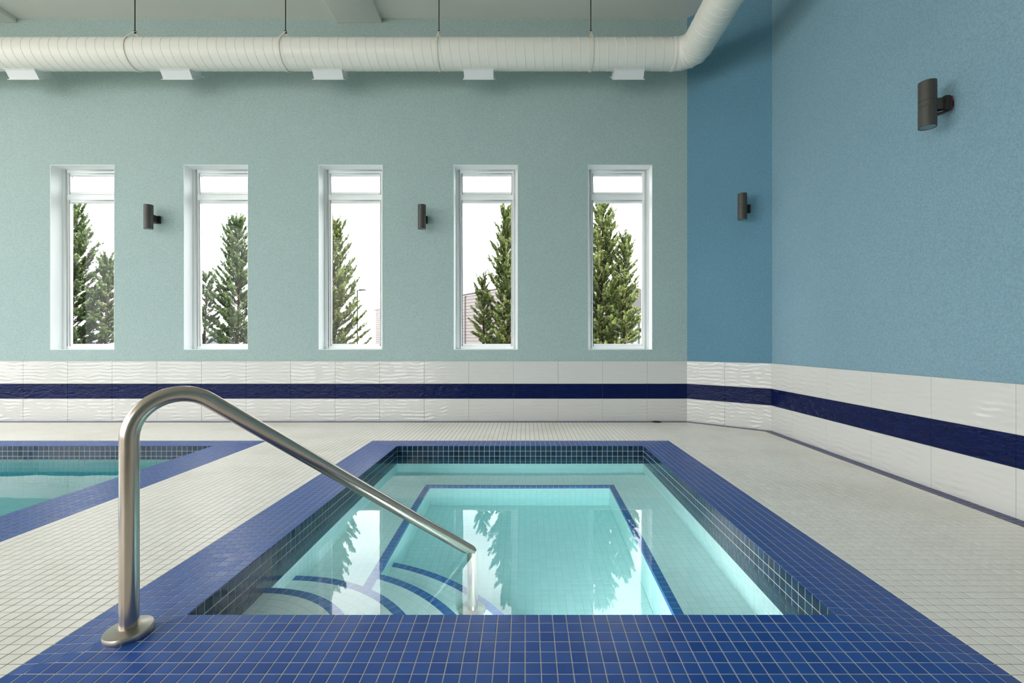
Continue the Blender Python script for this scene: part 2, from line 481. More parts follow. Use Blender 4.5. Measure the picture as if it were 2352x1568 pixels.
BW = 2 * T                                 # blue border strip along the walls
cdir = (CB - CA).normalized(); cin = Vector((cdir.y, -cdir.x))    # pointing into the room
if cin.dot(Vector((-1, -1))) < 0: cin = -cin
deck = []
i0 = int((XL + 2.2 - X0) / T) ; i1 = int((XR - X0) / T) + 1
j0 = int((-0.6 - Y0) / T); j1 = int((YB - Y0) / T) + 1
for i in range(i0, i1):
    for j in range(j0, j1):
        x, y = X0 + i * T, Y0 + j * T
        cx, cy = x + T / 2, y + T / 2
        if HX0 < cx < HX1 and HY0 < cy < HY1: continue
        if GX0 < cx < GX1 and GY0 < cy < GY1: continue
        P = [Vector((x, y)), Vector((x + T, y)), Vector((x + T, y + T)), Vector((x, y + T))]
        if x + T > XR - 1.2 or y + T > YB - BW:
            P = clip(P, Vector((1, 0)), XR - BW)
            if P: P = clip(P, Vector((0, 1)), YB - BW)
            if P: P = clip(P, -cin, -(CA.dot(cin) + BW))
        if len(P) < 3 or abs(area2(P)) < 0.12 * T * T: continue
        deck.append([(p.x, p.y, 0) for p in P])
emit_tiles(floor, 'tile', 'far_tiles', deck, m_deck, g=0.0034)

# blue border strip at the foot of the walls
def border(name, A, B, nA, dA, nB, dB, nin):
    """two rows of small tiles along the wall foot from A to B, cut at the corner bisectors"""
    d = (B - A).normalized(); L = (B - A).length
    bed = [A, B, B + nin * BW, A + nin * BW]
    polys = []
    k0, k1 = -3, int(L / T) + 4
    for k in range(k0, k1):
        for r in range(2):
            P = [A + d * (k * T) + nin * (r * T), A + d * ((k + 1) * T) + nin * (r * T), A + d * ((k + 1) * T) + nin * ((r + 1) * T), A + d * (k * T) + nin * ((r + 1) * T)]
            P = clip(P, nA, dA)
            if P: P = clip(P, nB, dB)
            if len(P) < 3 or abs(area2(P)) < 0.1 * T * T: continue
            if area2(P) < 0: P = P[::-1]
            polys.append([(p.x, p.y, 0.001) for p in P])
    b = [clip(clip([A - d, B + d, B + d + nin * BW, A - d + nin * BW], nA, dA), nB, dB)][0]
    if area2(b) < 0: b = b[::-1]
    n = len(b); mb = MB()
    mb.add([(p.x, p.y, -0.0004) for p in b] + [(p.x, p.y, -0.02) for p in b], [tuple(range(n))] + [((i + 1) % n, i, n + i, n + (i + 1) % n) for i in range(n)])
    o = tag(mb.build(name, m_deck_grout), kind='structure')
    emit_tiles(o, 'tile', 'far_tiles', polys, m_border, g=0.003)
nb = Vector((0, -1)); nr = Vector((-1, 0))
def bis(P, d1, d2): n = (d1 + d2).normalized(); return n, n.dot(P)
n1, d1 = bis(CA, Vector((1, 0)), cdir); n2, d2 = bis(CB, cdir, Vector((0, -1)))
border('trim_1', Vector((XL, YB)), CA, Vector((-1, 0)), -(XL + 0.1), n1, d1, nb)
border('trim_2', CA, CB, -n1, -d1, n2, d2, cin)
border('trim_3', CB, Vector((XR, -1.0)), -n2, -d2, Vector((0, -1)), 1.0, nr)

# ------------------------------------------------------------------ setting: walls
def tile_panel(parent, A, d, nin, cuts, rows):
    """big wall tiles: cuts are distances along d from A; rows are (z0, z1, material)"""
    for z0, z1, mat, nm in rows:
        for a, b in zip(cuts[:-1], cuts[1:]):
            g = 0.0022; w = b - a - g; h = z1 - z0 - g
            key = (nm, round(w, 4), round(h, 4))
            if key not in _cache:
                mb = MB(); mb.box(-w / 2, w / 2, -0.010, 0.0, -h / 2, h / 2)
                me = bpy.data.meshes.new(nm); bm = bmesh.new()
                vs = [bm.verts.new(v) for v in mb.v]
                for f in mb.f: bm.faces.new([vs[i] for i in f])
                bmesh.ops.bevel(bm, geom=[e for e in bm.edges], offset=0.0012, segments=1, affect='EDGES')
                bm.to_mesh(me); bm.free(); me.materials.append(mat); _cache[key] = me
            o = bpy.data.objects.new(nm, _cache[key]); COL.objects.link(o); attach(o, parent)
            c = A + d * ((a + b) / 2)
            X = Vector((d.x, d.y, 0)); Y = Vector((-nin.x, -nin.y, 0)); Z = Vector((0, 0, 1))
            o.matrix_basis = Matrix.Translation((c.x, c.y, (z0 + z1) / 2)) @ Matrix((X, Y, Z)).transposed().to_4x4()
ROWS = [(0.0, 0.3096, m_wtile, 'wave_tile'), (0.3096, 0.5124, m_btile, 'navy_tile'), (0.5124, 0.8225, m_wtile, 'wave_tile')]
PT = 0.6098

# back wall with the five openings
wb = MB()
xe = [XL - 0.3]
for x in WIN: xe += [x, x + WW]
xe.append(CA.x + 0.4)
PO = 0.004                                  # the painted face lies a little behind the tiles
for k in range(len(xe) - 1):
    if k % 2 == 0: wb.box(xe[k], xe[k + 1], YB + PO, YB + WT, -0.25, ZC + 0.3)
    else:
        wb.box(xe[k], xe[k + 1], YB + PO, YB + WT, -0.25, WZ0); wb.box(xe[k], xe[k + 1], YB + PO, YB + WT, WZ1, ZC + 0.3)
wall_back = tag(wb.build('wall_back', m_sage), kind='structure')
xj = (1486 - PX) * PXM
cuts = [CA.x - 0.0]; x = xj
while x > XL: cuts.append(x); x -= PT
cuts = sorted(c - XL for c in cuts if c > XL)
tile_panel(wall_back, Vector((XL, YB)), Vector((1, 0)), nb, cuts, ROWS)
mb = MB(); mb.box(XL, CA.x, YB - 0.001, YB + 0.01, 0, 0.8225); mb.build('grout_bed', m_wgrout, wall_back)

# angled corner wall
L = (CB - CA).length
q = [CA - cdir * 0.0 - cin * PO, CB - cin * PO, CB - cin * 0.35 + cdir * 0.3, CA - cin * 0.35]
mb = MB(); mb.add([(p.x, p.y, -0.25) for p in q] + [(p.x, p.y, ZC + 0.3) for p in q], [(0, 1, 2, 3), (7, 6, 5, 4), (4, 5, 1, 0), (5, 6, 2, 1), (6, 7, 3, 2), (7, 4, 0, 3)])
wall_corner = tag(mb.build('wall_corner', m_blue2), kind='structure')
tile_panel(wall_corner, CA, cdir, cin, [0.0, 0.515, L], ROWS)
mb = MB(); mb.obox(((CA + CB) / 2 - cin * 0.0045).to_3d() + Vector((0, 0, 0.8225 / 2)), cdir.to_3d(), cin.to_3d(), Vector((0, 0, 1)), L / 2, 0.0055, 0.8225 / 2); mb.build('grout_bed', m_wgrout, wall_corner)

# right wall
mb = MB(); mb.box(XR + PO, XR + 0.35, YF - 0.3, CB.y + 0.002, -0.25, ZC + 0.3)
wall_right = tag(mb.build('wall_right', m_blue), kind='structure')
cuts = [0.0, 0.478]
while cuts[-1] < 7.5: cuts.append(cuts[-1] + 0.6235)
tile_panel(wall_right, CB, Vector((0, -1)), nr, cuts, ROWS)
mb = MB(); mb.box(XR - 0.001, XR + 0.01, CB.y - cuts[-1], CB.y, 0, 0.8225); mb.build('grout_bed', m_wgrout, wall_right)

# walls behind and left of the camera with unseen openings added to brighten the room
def holed(name, spans, lo, hi, fixed0, fixed1, axis):
    mb = MB(); e = [lo]
    for a, b in spans: e += [a, b]
    e.append(hi)
    def bx(a, b, z0, z1):
        if axis == 'x': mb.box(a, b, fixed0, fixed1, z0, z1)
        else: mb.box(fixed0, fixed1, a, b, z0, z1)
    for k in range(len(e) - 1):
        if k % 2 == 0: bx(e[k], e[k + 1], -0.25, ZC + 0.3)
        else: bx(e[k], e[k + 1], -0.25, LZ0); bx(e[k], e[k + 1], LZ1, ZC + 0.3)
    return tag(mb.build(name, m_sage), kind='structure')
holed('wall_rear', REAR, XL - 0.3, XR + 0.35, YF - 0.3, YF, 'x')
holed('wall_left', LEFT, YF - 0.3, YB + 0.3, XL - 0.3, XL, 'y')

mb = MB(); mb.box(XL - 0.3, XR + 0.35, YF - 0.3, YB + 0.35, ZC, ZC + 0.25)
ceiling = tag(mb.build('ceiling', m_ceil), kind='structure')
for k, xr in enumerate(((39 - PX) * PXM, (877 - PX) * PXM)):
    mb = MB(); mb.box(xr - 0.61, xr, YF, YB, ZC - 0.065, ZC)
    tag(mb.build('trim_%d' % (4 + k), m_ceil, bevel=0.004), kind='structure')

# windows
for k, x0 in enumerate(WIN):
    w = empty('window_%d' % (k + 1), (x0 + WW / 2, YB + 0.177, WZ0), kind='structure')
    x1 = x0 + WW; yf = YB + 0.177; t = 0.006
    rv = MB()
    rv.box(x0, x0 + t, YB + 0.002, YB + WT, WZ0, WZ1); rv.box(x1 - t, x1, YB + 0.002, YB + WT, WZ0, WZ1)
    rv.box(x0 + t, x1 - t, YB + 0.002, YB + WT, WZ1 - t, WZ1); rv.box(x0 + t, x1 - t, YB + 0.002, YB + WT, WZ0, WZ0 + t)
    rv.build('reveal', m_reveal, w)
    a0, a1, b0, b1 = x0 + t, x1 - t, WZ0 + t, WZ1 - t
    fw, fh = 0.058, 0.044
    fr = MB()
    fr.box(a0, a0 + fw, yf, yf + 0.07, b0, b1); fr.box(a1 - fw, a1, yf, yf + 0.07, b0, b1)
    fr.box(a0 + fw, a1 - fw, yf, yf + 0.07, b1 - fh, b1); fr.box(a0 + fw, a1 - fw, yf, yf + 0.07, b0, b0 + fh)
    fr.build('window_frame', m_frame, w, bevel=0.003)
    gz = [(WZ1 - 0.318, WZ1 - 0.086), (WZ0 + 0.079, WZ1 - 0.465)]
    tr = MB(); tr.box(a0 + fw, a1 - fw, yf + 0.003, yf + 0.07, gz[1][1] + 0.036, gz[0][0] - 0.036); tr.build('transom', m_frame, w, bevel=0.003)
    bwx = 0.036
    for (z0, z1) in gz:
        g0, g1 = a0 + fw + bwx - 0.004, a1 - fw - bwx + 0.004
        sb = MB()
        sb.box(a0 + fw, g0, yf + 0.012, yf + 0.06, z0 - 0.036, z1 + 0.036); sb.box(g1, a1 - fw, yf + 0.012, yf + 0.06, z0 - 0.036, z1 + 0.036)
        sb.box(g0, g1, yf + 0.012, yf + 0.06, z1, z1 + 0.036); sb.box(g0, g1, yf + 0.012, yf + 0.06, z0 - 0.036, z0)
        s = sb.build('sash', m_frame, w, bevel=0.004)
        p = MB(); p.box(g0, g1, yf + 0.034, yf + 0.038, z0, z1); p.build('pane', m_glass, w)

# ------------------------------------------------------------------ hot tub
tub = empty('hot_tub', (X0, Y0, 0), 'sunken square hot tub with cobalt coping, white bench and curved corner steps', 'hot tub')
WTH = 0.16
def ring_bed(x0, x1, y0, y1, mat, parent):
    """sloping mortar bed below the coping tiles"""
    mb = MB(); c = CW * T; dz = 0.0014; iz = RIM - dz; oz = -dz; W = 0.0014
    I = [(x0 - W, y0 - W), (x1 + W, y0 - W), (x1 + W, y1 + W), (x0 - W, y1 + W)]; O = [(x0 - c, y0 - c), (x1 + c, y0 - c), (x1 + c, y1 + c), (x0 - c, y1 + c)]
    vs = [(x, y, oz) for x, y in O] + [(x, y, iz) for x, y in I] + [(x, y, -0.25) for x, y in O] + [(x, y, -0.25) for x, y in I]
    fs = []
    for i in range(4):
        j = (i + 1) % 4
        fs += [(i, j, 4 + j, 4 + i), (8 + j, 8 + i, 12 + i, 12 + j), (j, i, 8 + i, 8 + j)]
    mb.add(vs, fs)
    return mb.build('coping_bed', mat, parent)
def coping_polys(x0, nx, y0, ny, xmin=-99, ymin=-99):
    x1, y1 = x0 + nx * T, y0 + ny * T; out = []
    for i in range(-CW, nx + CW):
        for j in range(-CW, ny + CW):
            if 0 <= i < nx and 0 <= j < ny: continue
            x, y = x0 + i * T, y0 + j * T
            if x < xmin or y < ymin: continue
            P = [(x, y), (x + T, y), (x + T, y + T), (x, y + T)]
            if (i >= nx and j < 0) or (i < 0 and j >= ny): P = P[1:] + P[:1]      # fold the hip tiles along the hip
            Z = [coping_z(a, b, x0, x1, y0, y1) for a, b in P]
            out.append([(a, b, z) for (a, b), z in zip(P, Z)])
    return out
def wall_polys(x0, x1, y0, y1, ztop, rows, sides='FBLR', pitch=T):
    out = []
    nx, ny = round((x1 - x0) / pitch), round((y1 - y0) / pitch)
    for r in range(rows):
        za, zb = ztop - r * pitch, ztop - (r + 1) * pitch
        for i in range(nx):
            a, b = x0 + i * pitch, x0 + (i + 1) * pitch
            if 'B' in sides: out.append([(a, y1, zb), (b, y1, zb), (b, y1, za), (a, y1, za)])
            if 'F' in sides: out.append([(b, y0, zb), (a, y0, zb), (a, y0, za), (b, y0, za)])
        for j in range(ny):
            a, b = y0 + j * pitch, y0 + (j + 1) * pitch
            if 'L' in sides: out.append([(x0, a, zb), (x0, b, zb), (x0, b, za), (x0, a, za)])
            if 'R' in sides: out.append([(x1, b, zb), (x1, a, zb), (x1, a, za), (x1, b, za)])
    return out
def basin_shell(x0, x1, y0, y1, zb, mat, parent):
    g = 0.0013; w = 0.05; mb = MB(); zt = RIM - 0.010
    mb.box(x0 - w, x0 - g, y0 - w, y1 + w, zb - 0.1, zt); mb.box(x1 + g, x1 + w, y0 - w, y1 + w, zb - 0.1, zt)
    mb.box(x0 - g, x1 + g, y0 - w, y0 - g, zb - 0.1, zt); mb.box(x0 - g, x1 + g, y1 + g, y1 + w, zb - 0.1, zt)
    mb.box(x0 - g, x1 + g, y0 - g, y1 + g, zb - 0.1, zb - g)
    return mb.build('basin', mat, parent)

ring_bed(X0, X1, Y0, Y1, m_cop_grout, tub)
emit_tiles(tub, 'coping_tile', 'far_coping_tiles', coping_polys(X0, NXT, Y0, NYT), m_coping, g=0.004)
BENCH, FLOORD = 0.52, 1.00
ZB = WATER - FLOORD
basin_shell(X0, X1, Y0, Y1, ZB, m_basin_grout, tub)
mb = MB()
zt = RIM - 0.0035; zl = RIM - 6 * T; g = 0.0012; w = 0.02
mb.box(X0 - w, X0 - g, Y0 - w, Y1 + w, zl, zt); mb.box(X1 + g, X1 + w, Y0 - w, Y1 + w, zl, zt); mb.box(X0 - g, X1 + g, Y0 - w, Y0 - g, zl, zt); mb.box(X0 - g, X1 + g, Y1 + g, Y1 + w, zl, zt)
mb.build('waterline_bed', m_cop_grout, tub)
emit_tiles(tub, 'waterline_tile', 'far_waterline_tiles', wall_polys(X0, X1, Y0, Y1, RIM - 0.001, 6), m_line, g=0.0035)

# bench round three sides
BN = 8
bx0, bx1, by1 = X0 + BN * T, X1 - BN * T, Y1 - BN * T
ZBE = WATER - BENCH
mb = MB()
mb.box(X0, bx0 - 0.0012, Y0, Y1, ZB, ZBE - 0.0012); mb.box(bx1 + 0.0012, X1, Y0, Y1, ZB, ZBE - 0.0012); mb.box(bx0 - 0.0012, bx1 + 0.0012, by1 + 0.0012, Y1, ZB, ZBE - 0.0012)
mb.build('bench', m_basin_grout, tub)
STEPR = [0.60, 0.895, 1.18, 1.48]
STEPD = [0.15, 0.345, 0.545, 0.735]
white, blue = [], []
nfl = lambda x, y: math.hypot(x - X0, y - Y0)
for i in range(NXT):
    for j in range(NYT):
        x, y = X0 + i * T, Y0 + j * T
        onb = i < BN or i >= NXT - BN or j >= NYT - BN
        edge = (i == BN - 1 and j < NYT - BN + 1) or (i == NXT - BN and j < NYT - BN + 1) or (j == NYT - BN and BN - 1 <= i <= NXT - BN)
        z = ZBE if onb else ZB
        # cells below the corner steps are not tiled
        if not onb and nfl(x + T, y + T) < STEPR[3] - 0.08: continue
        if onb and i < BN and nfl(x + T, y + T) < STEPR[1] - 0.06: continue
        P = [(x, y, z), (x + T, y, z), (x + T, y + T, z), (x, y + T, z)]
        (blue if edge else white).append(P)
rows_b = int((FLOORD - BENCH) / T)
ris = []
for r in range(rows_b + 1):
    za, zb = ZBE - r * T, max(ZBE - (r + 1) * T, ZB)
    L_ = blue if r == 0 else white
    for i in range(BN, NXT - BN):
        a, b = X0 + i * T, X0 + (i + 1) * T
        L_.append([(a, by1, zb), (b, by1, zb), (b, by1, za), (a, by1, za)])
    for j in range(0, NYT - BN):
        a, b = Y0 + j * T, Y0 + (j + 1) * T
        L_.append([(bx1, b, zb), (bx1, a, zb), (bx1, a, za), (bx1, b, za)])
        if a > Y0 + 0.8: L_.append([(bx0, a, zb), (bx0, b, zb), (bx0, b, za), (bx0, a, za)])
nw = int((WATER - (RIM - 6 * T) ) / T)
ztw = RIM - 0.001 - 6 * T
white += [P for P in wall_polys(X0, X1, Y0, Y1, ztw, int((ztw - ZBE) / T) + 1, 'BLR')]
# curved corner steps: solid quarter discs with a blue nosing and fanned white tiles
for s, (rr, dd) in enumerate(zip(STEPR, STEPD)):
    zt = WATER - dd; n = 40; mb = MB()
    r_ = rr - 0.0012
    ring = [(X0 + r_ * math.cos(a), Y0 + r_ * math.sin(a)) for a in [math.pi / 2 * k / n for k in range(n + 1)]]
    pts = [(X0, Y0)] + ring; m = len(pts)
    mb.add([(x, y, zt - 0.0012) for x, y in pts] + [(x, y, ZB) for x, y in pts], [tuple(range(m))] + [(m + i, m + (i + 1) % m, (i + 1) % m, i) for i in range(m)])
    st = mb.build('step', m_basin_grout, tub)
    rin = 0.0 if s == 0 else STEPR[s - 1]
    nz = max(6, round(rr * math.pi / 2 / T))
    stb, stw = [], []
    pol = lambda r, a: (X0 + r * math.cos(a), Y0 + r * math.sin(a), zt)
    for k in range(nz):
        a, b = math.pi / 2 * k / nz, math.pi / 2 * (k + 1) / nz
        stb.append([pol(rr - T, a), pol(rr, a), pol(rr, b), pol(rr - T, b)])
    r = rr - T
    while r - T > max(rin - T, 0.05):
        nk = max(2, round(r * math.pi / 2 / T))
        for k in range(nk):
            a, b = math.pi / 2 * k / nk, math.pi / 2 * (k + 1) / nk
            stw.append([pol(r - T, a), pol(r, a), pol(r, b), pol(r - T, b)])
        r -= T
    for P in stb + stw:
        cx = sum(p[0] for p in P) / 4
        if s >= 2 and cx < bx0 - 0.01: continue
        (blue if P in stb else white).append(P)
    for k in range(nz):
        a, b = math.pi / 2 * k / nz, math.pi / 2 * (k + 1) / nz
        zb = zt - T
        P = [(*pol(rr, a)[:2], zb), (*pol(rr, b)[:2], zb), pol(rr, b), pol(rr, a)]
        if not (s >= 2 and pol(rr, a)[0] < bx0): blue.append(P)
emit_tiles(tub, 'basin_tile', 'far_basin_tiles', white, m_basin, g=0.0025, th=0.003)
emit_tiles(tub, 'edge_tile', 'far_edge_tiles', blue, m_edge, g=0.002, th=0.003)

# water bodies
e = 0.0011
mb = MB(); mb.box(X0 - e, X1 + e, Y0 - e, Y1 + e, ZB - 0.02, WATER)
tag(mb.build('spa_water', m_water), 'clear still water in the hot tub mirroring the windows', 'water')

# ------------------------------------------------------------------ large pool on the left
pool = empty('swimming_pool', (LPX1, LPY1, 0), 'swimming pool with blue tiled coping at left edge of the deck', 'pool')
ring_bed(LPX0, LPX1, LPY0, LPY1, m_cop_grout, pool)
emit_tiles(pool, 'coping_tile', 'far_coping_tiles', coping_polys(LPX0, 96, LPY0, 83, xmin=XL + 2.2, ymin=0.2), m_coping, g=0.004)
ZP = WATER - 1.25
basin_shell(LPX0, LPX1, LPY0, LPY1, ZP, m_basin_grout, pool)
mb = MB(); zt = RIM - 0.0045; zl = RIM - 3 * T
mb.box(LPX1 + g, LPX1 + w, LPY0 - w, LPY1 + w, zl, zt); mb.box(LPX0 - g, LPX1 + g, LPY1 + g, LPY1 + w, zl, zt)
mb.build('waterline_bed', m_cop_grout, pool)
emit_tiles(pool, 'waterline_tile', 'far_waterline_tiles', wall_polys(LPX0, LPX1, LPY0, LPY1, RIM - 0.001, 3, 'BR'), m_line, g=0.0035)
pw = wall_polys(LPX0, LPX1, LPY0, LPY1, RIM - 0.001 - 3 * T, 24, 'B')
for i in range(0, 96):
    for j in range(0, 83):
        x, y = LPX0 + i * T, LPY0 + j * T
        pw.append([(x, y, ZP), (x + T, y, ZP), (x + T, y + T, ZP), (x, y + T, ZP)])
emit_tiles(pool, 'basin_tile', 'far_basin_tiles', pw, m_basin, g=0.003, th=0.003, limit=200)
mb = MB(); mb.box(LPX0 - e, LPX1 + e, LPY0 - e, LPY1 + e, ZP - 0.02, WATER)
tag(mb.build('pool_water', m_water2), 'teal water filling the swimming pool at left', 'water')

# ------------------------------------------------------------------ handrail
rail = empty('handrail', (-1.445, 1.778, 0.0), 'stainless steel handrail arching from the coping down into the hot tub', 'handrail')
RA, RB = Vector((-1.445, 1.778)), Vector((-0.305, 2.80))
rd = (RB - RA).normalized(); RL = (RB - RA).length
def rp(s, z): q_ = RA + rd * s; return Vector((q_.x, q_.y, z))
zbase = coping_z(RA.x, RA.y, X0, X1, Y0, Y1)
slope = 0.756; ztop = 1.032
def fillet(pts, rads, n=14):
    out = [pts[0]]
    for i in range(1, len(pts) - 1):
        a, b, c = pts[i - 1], pts[i], pts[i + 1]; r = rads[i - 1]
        u, v = (a - b).normalized(), (c - b).normalized(); ang = u.angle(v); t = r / math.tan(ang / 2)
        ctr = b + (u + v).normalized() * (r / math.sin(ang / 2)); p0, p1 = b + u * t, b + v * t
        w0, w1 = p0 - ctr, p1 - ctr; tot = w0.angle(w1); axis = w0.cross(w1).normalized()
        for k in range(n + 1): out.append(ctr + Matrix.Rotation(tot * k / n, 3, axis) @ w0)
    out.append(pts[-1]); return out
zend = ztop - slope * RL
tread4 = WATER - STEPD[3]
path = fillet([rp(0, zbase), rp(0, ztop), rp(RL, zend), rp(RL, tread4)], [0.154, 0.045])
mb = MB(); mb.tube(path, 0.0305, 28)
mb.build('rail_tube', m_steel, rail, smooth=True)
mb = MB(); mb.lathe([(0.0, 0.0), (0.074, 0.0), (0.077, 0.004), (0.077, 0.020), (0.074, 0.027), (0.042, 0.032), (0.035, 0.034), (0.0305, 0.034)], n=40)
f1 = mb.build('base_flange', m_steel2, rail, smooth=True)
f1.matrix_basis = Matrix.Translation((RA.x, RA.y, zbase - 0.004)) @ Matrix.Rotation(R(4), 4, 'X') @ Matrix.Rotation(R(-3), 4, 'Y')
f2 = bpy.data.objects.new('base_flange', f1.data); COL.objects.link(f2); attach(f2, rail)
f2.matrix_basis = Matrix.Translation((RB.x, RB.y, tread4))

# drain at the foot of the back wall
mb = MB(); mb.lathe([(0.0, -0.002), (0.066, -0.002), (0.066, 0.006), (0.056, 0.009), (0.05, 0.006), (0.0, 0.006)], n=28)
dr = empty('floor_drain', ((1505 - PX) * PXM, YB - 0.075, 0.0), 'small dark round drain at the foot of the back wall', 'drain')
o = mb.build('drain_body', m_hole, dr, smooth=True); o.matrix_basis = Matrix.Translation(dr.location)
mb = MB()
for k in range(-3, 4): mb.box(-0.045, 0.045, k * 0.012 - 0.003, k * 0.012 + 0.003, 0.006, 0.009)
o = mb.build('grate', m_lampd, dr); o.matrix_basis = Matrix.Translation(dr.location)

# ------------------------------------------------------------------ sconces
def make_sconce(name, wallp, nin, label, broken=False):
    z = 2.755; H = 0.32; rad = 0.054; off = 0.165
    n3 = Vector((nin.x, nin.y, 0)); t3 = Vector((-nin.y, nin.x, 0)); up = Vector((0, 0, 1))
    root = empty(name, (wallp.x, wallp.y, z), label, 'wall lamp', 'up and down wall lamps')
    c = Vector((wallp.x, wallp.y, z)) + n3 * off
    mb = MB()
    prof = [(0.0, -H / 2 + 0.010), (rad - 0.006, -H / 2 + 0.010), (rad - 0.006, -H / 2), (rad, -H / 2), (rad, -0.022), (rad - 0.002, -0.0205), (rad, -0.019), (rad, 0.019), (rad - 0.002, 0.0205), (rad, 0.022), (rad, H / 2), (rad - 0.006, H / 2), (rad - 0.006, H / 2 - 0.010), (0.0, H / 2 - 0.010)]
    mb.lathe(prof, c, 36); mb.build('lamp_body', m_lamp, root, smooth=True)
    for sgn in (-1, 1):
        mb = MB(); mb.tube([c + up * (sgn * (H / 2 - 0.004)) + Vector((math.cos(a_), math.sin(a_), 0)) * (rad - 0.0095) for a_ in [2 * math.pi * q_ / 32 for q_ in range(33)]], 0.0028, 6, cap=False); rg = mb.build('trim_ring', m_ring, root, smooth=True)
        mb = MB(); mb.lathe([(0.0, 0.0), (rad - 0.013, 0.0), (rad - 0.013, 0.003), (0.0, 0.003)], c + up * (sgn * (H / 2 - 0.007) - 0.0015), 28)
        for q_ in range(6):
            a = q_ * math.pi / 3
            cc = c + up * (sgn * (H / 2 - 0.0055)) + Vector((0.022 * math.cos(a), 0.022 * math.sin(a), 0))
            mb.lathe([(0.0, -0.003), (0.007, -0.001), (0.007, 0.001), (0.0, 0.003)], cc, 10)
        mb.build('lens', m_lens, root, smooth=True)
    if not broken:
        mb = MB(); mb.obox(c - n3 * (off + rad - 0.008) / 2, t3, n3, up, 0.026, (off - rad + 0.008) / 2, 0.045)
        mb.build('arm', m_lampd, root, bevel=0.004)
        mb = MB(); mb.obox(Vector((wallp.x, wallp.y, z)) + n3 * 0.010, t3, n3, up, 0.045, 0.016, 0.052); mb.build('wall_plate', m_lampd, root, bevel=0.004)
    else:
        W = Vector((wallp.x, wallp.y, z))
        mb = MB(); mb.obox(W + n3 * 0.098, t3, n3, up, 0.026, 0.030, 0.040); mb.build('arm', m_lamp, root, bevel=0.004)
        mb = MB(); mb.obox(W + n3 * 0.052, t3, n3, up, 0.042, 0.019, 0.052); mb.build('wall_plate', m_lampd, root, bevel=0.005)
        mb = MB(); mb.obox(W + n3 * 0.026, t3, n3, up, 0.038, 0.008, 0.048); tag(mb.build('gasket', m_red, root, bevel=0.003), 'red-brown gasket')
        mb = MB(); mb.obox(W + n3 * 0.006, t3, n3, up, 0.026, 0.013, 0.020); mb.build('junction_box', m_hole, root, bevel=0.002)
        ax = (n3 + up * -0.25).normalized(); ay = ax.cross(t3)
        mb = MB(); mb.obox(W + n3 * 0.078 - up * 0.062, t3, ax, ay, 0.030, 0.040, 0.004); mb.build('cover_lip', m_lampd, root, bevel=0.002)
        mb = MB(); mb.obox(W + n3 * 0.092 - up * 0.055, t3, ax, ay, 0.018, 0.026, 0.003); mb.build('bracket_tab', m_ring, root)
    return root
G = 'up and down wall lamps'
make_sconce('wall_sconce', Vector((-5.04, YB + PO)), nb, 'dark grey cylinder wall lamp between the two leftmost windows')
make_sconce('wall_sconce', Vector((-1.385, YB + PO)), nb, 'dark grey cylinder wall lamp between the third and fourth windows')
pc = CA + cdir * 0.785 - cin * PO
make_sconce('wall_sconce', pc, cin, 'dark grey cylinder wall lamp on the narrow angled blue wall')
make_sconce('wall_sconce', Vector((XR + PO, 3.45)), nr, 'large near wall lamp on right blue wall, mounting plate pulled loose', broken=True)

# ------------------------------------------------------------------ air duct, hangers
DY, DZ, DR, DX = 6.2, 4.738, 0.19, 2.115
duct = empty('air_duct', (DX, DY, DZ), 'cream round spiral air duct running below ceiling over the windows and turning toward camera', 'air duct')
ER = 0.24
def ridged(P0, P1, r):
    P0, P1 = Vector(P0), Vector(P1); L_ = (P1 - P0).length; d = (P1 - P0).normalized()
    n = max(2, int(L_ / 0.5)); path = [P0 + d * (L_ * k / n) for k in range(n + 1)]
    mb = MB(); mb.tube(path, r, 48); return mb
ridged((XL + 0.05, DY, DZ), (DX - ER, DY, DZ), DR).build('duct_run', m_duct, duct, smooth=True)
ridged((DX, DY - ER, DZ), (DX, YF + 0.05, DZ), DR).build('duct_branch', m_duct, duct, smooth=True)
# mitred elbow of gores
el = [Vector((DX - ER - 0.02, DY, DZ))]
for a in (0, 22.5, 45, 67.5, 90):
    aa = R(a); rr = ER / math.cos(R(11.25)) if a in (22.5, 45, 67.5) else ER
    el.append(Vector((DX - ER + rr * math.sin(aa), DY - ER + rr * math.cos(aa), DZ)))
el.append(Vector((DX, DY - ER - 0.02, DZ)))
mb = MB(); mb.tube(el, DR + 0.003, 48)
mb.build('elbow', m_duct, duct)
mb = MB()
for p, t in ((el[1], Vector((1, 0, 0))), (el[-2], Vector((0, -1, 0)))):
    mb.tube([p - t * 0.03, p - t * 0.02, p + t * 0.02, p + t * 0.03], [DR + 0.002, DR + 0.007, DR + 0.007, DR + 0.002], 48, cap=False)
for k in (2, 3, 4):
    t = (el[k + 1] - el[k - 1]).normalized()
    mb.tube([el[k] - t * 0.006, el[k] + t * 0.006], [DR + 0.009, DR + 0.009], 48, cap=True)
mb.build('elbow_seam', m_duct, duct, smooth=True)
def helix(P0, P1, r, pitch):
    P0, P1 = Vector(P0), Vector(P1); d = (P1 - P0).normalized(); L_ = (P1 - P0).length
    u = Vector((0, 0, 1)); w_ = d.cross(u); n = int(L_ / pitch * 28)
    V, F = [], []
    for k in range(n + 1):
        a = 2 * math.pi * k / 28; c = P0 + d * (pitch * k / 28)
        rv = u * math.cos(a) + w_ * math.sin(a)
        V += [c + rv * (r - 0.002) - d * 0.006, c + rv * (r + 0.0030) - d * 0.003, c + rv * (r + 0.0030) + d * 0.003, c + rv * (r - 0.002) + d * 0.006]
        if k:
            o_ = 4 * (k - 1)
            for q_ in range(3): F.append((o_ + q_, o_ + q_ + 1, o_ + q_ + 5, o_ + q_ + 4))
    mb = MB(); mb.add(V, F); return mb
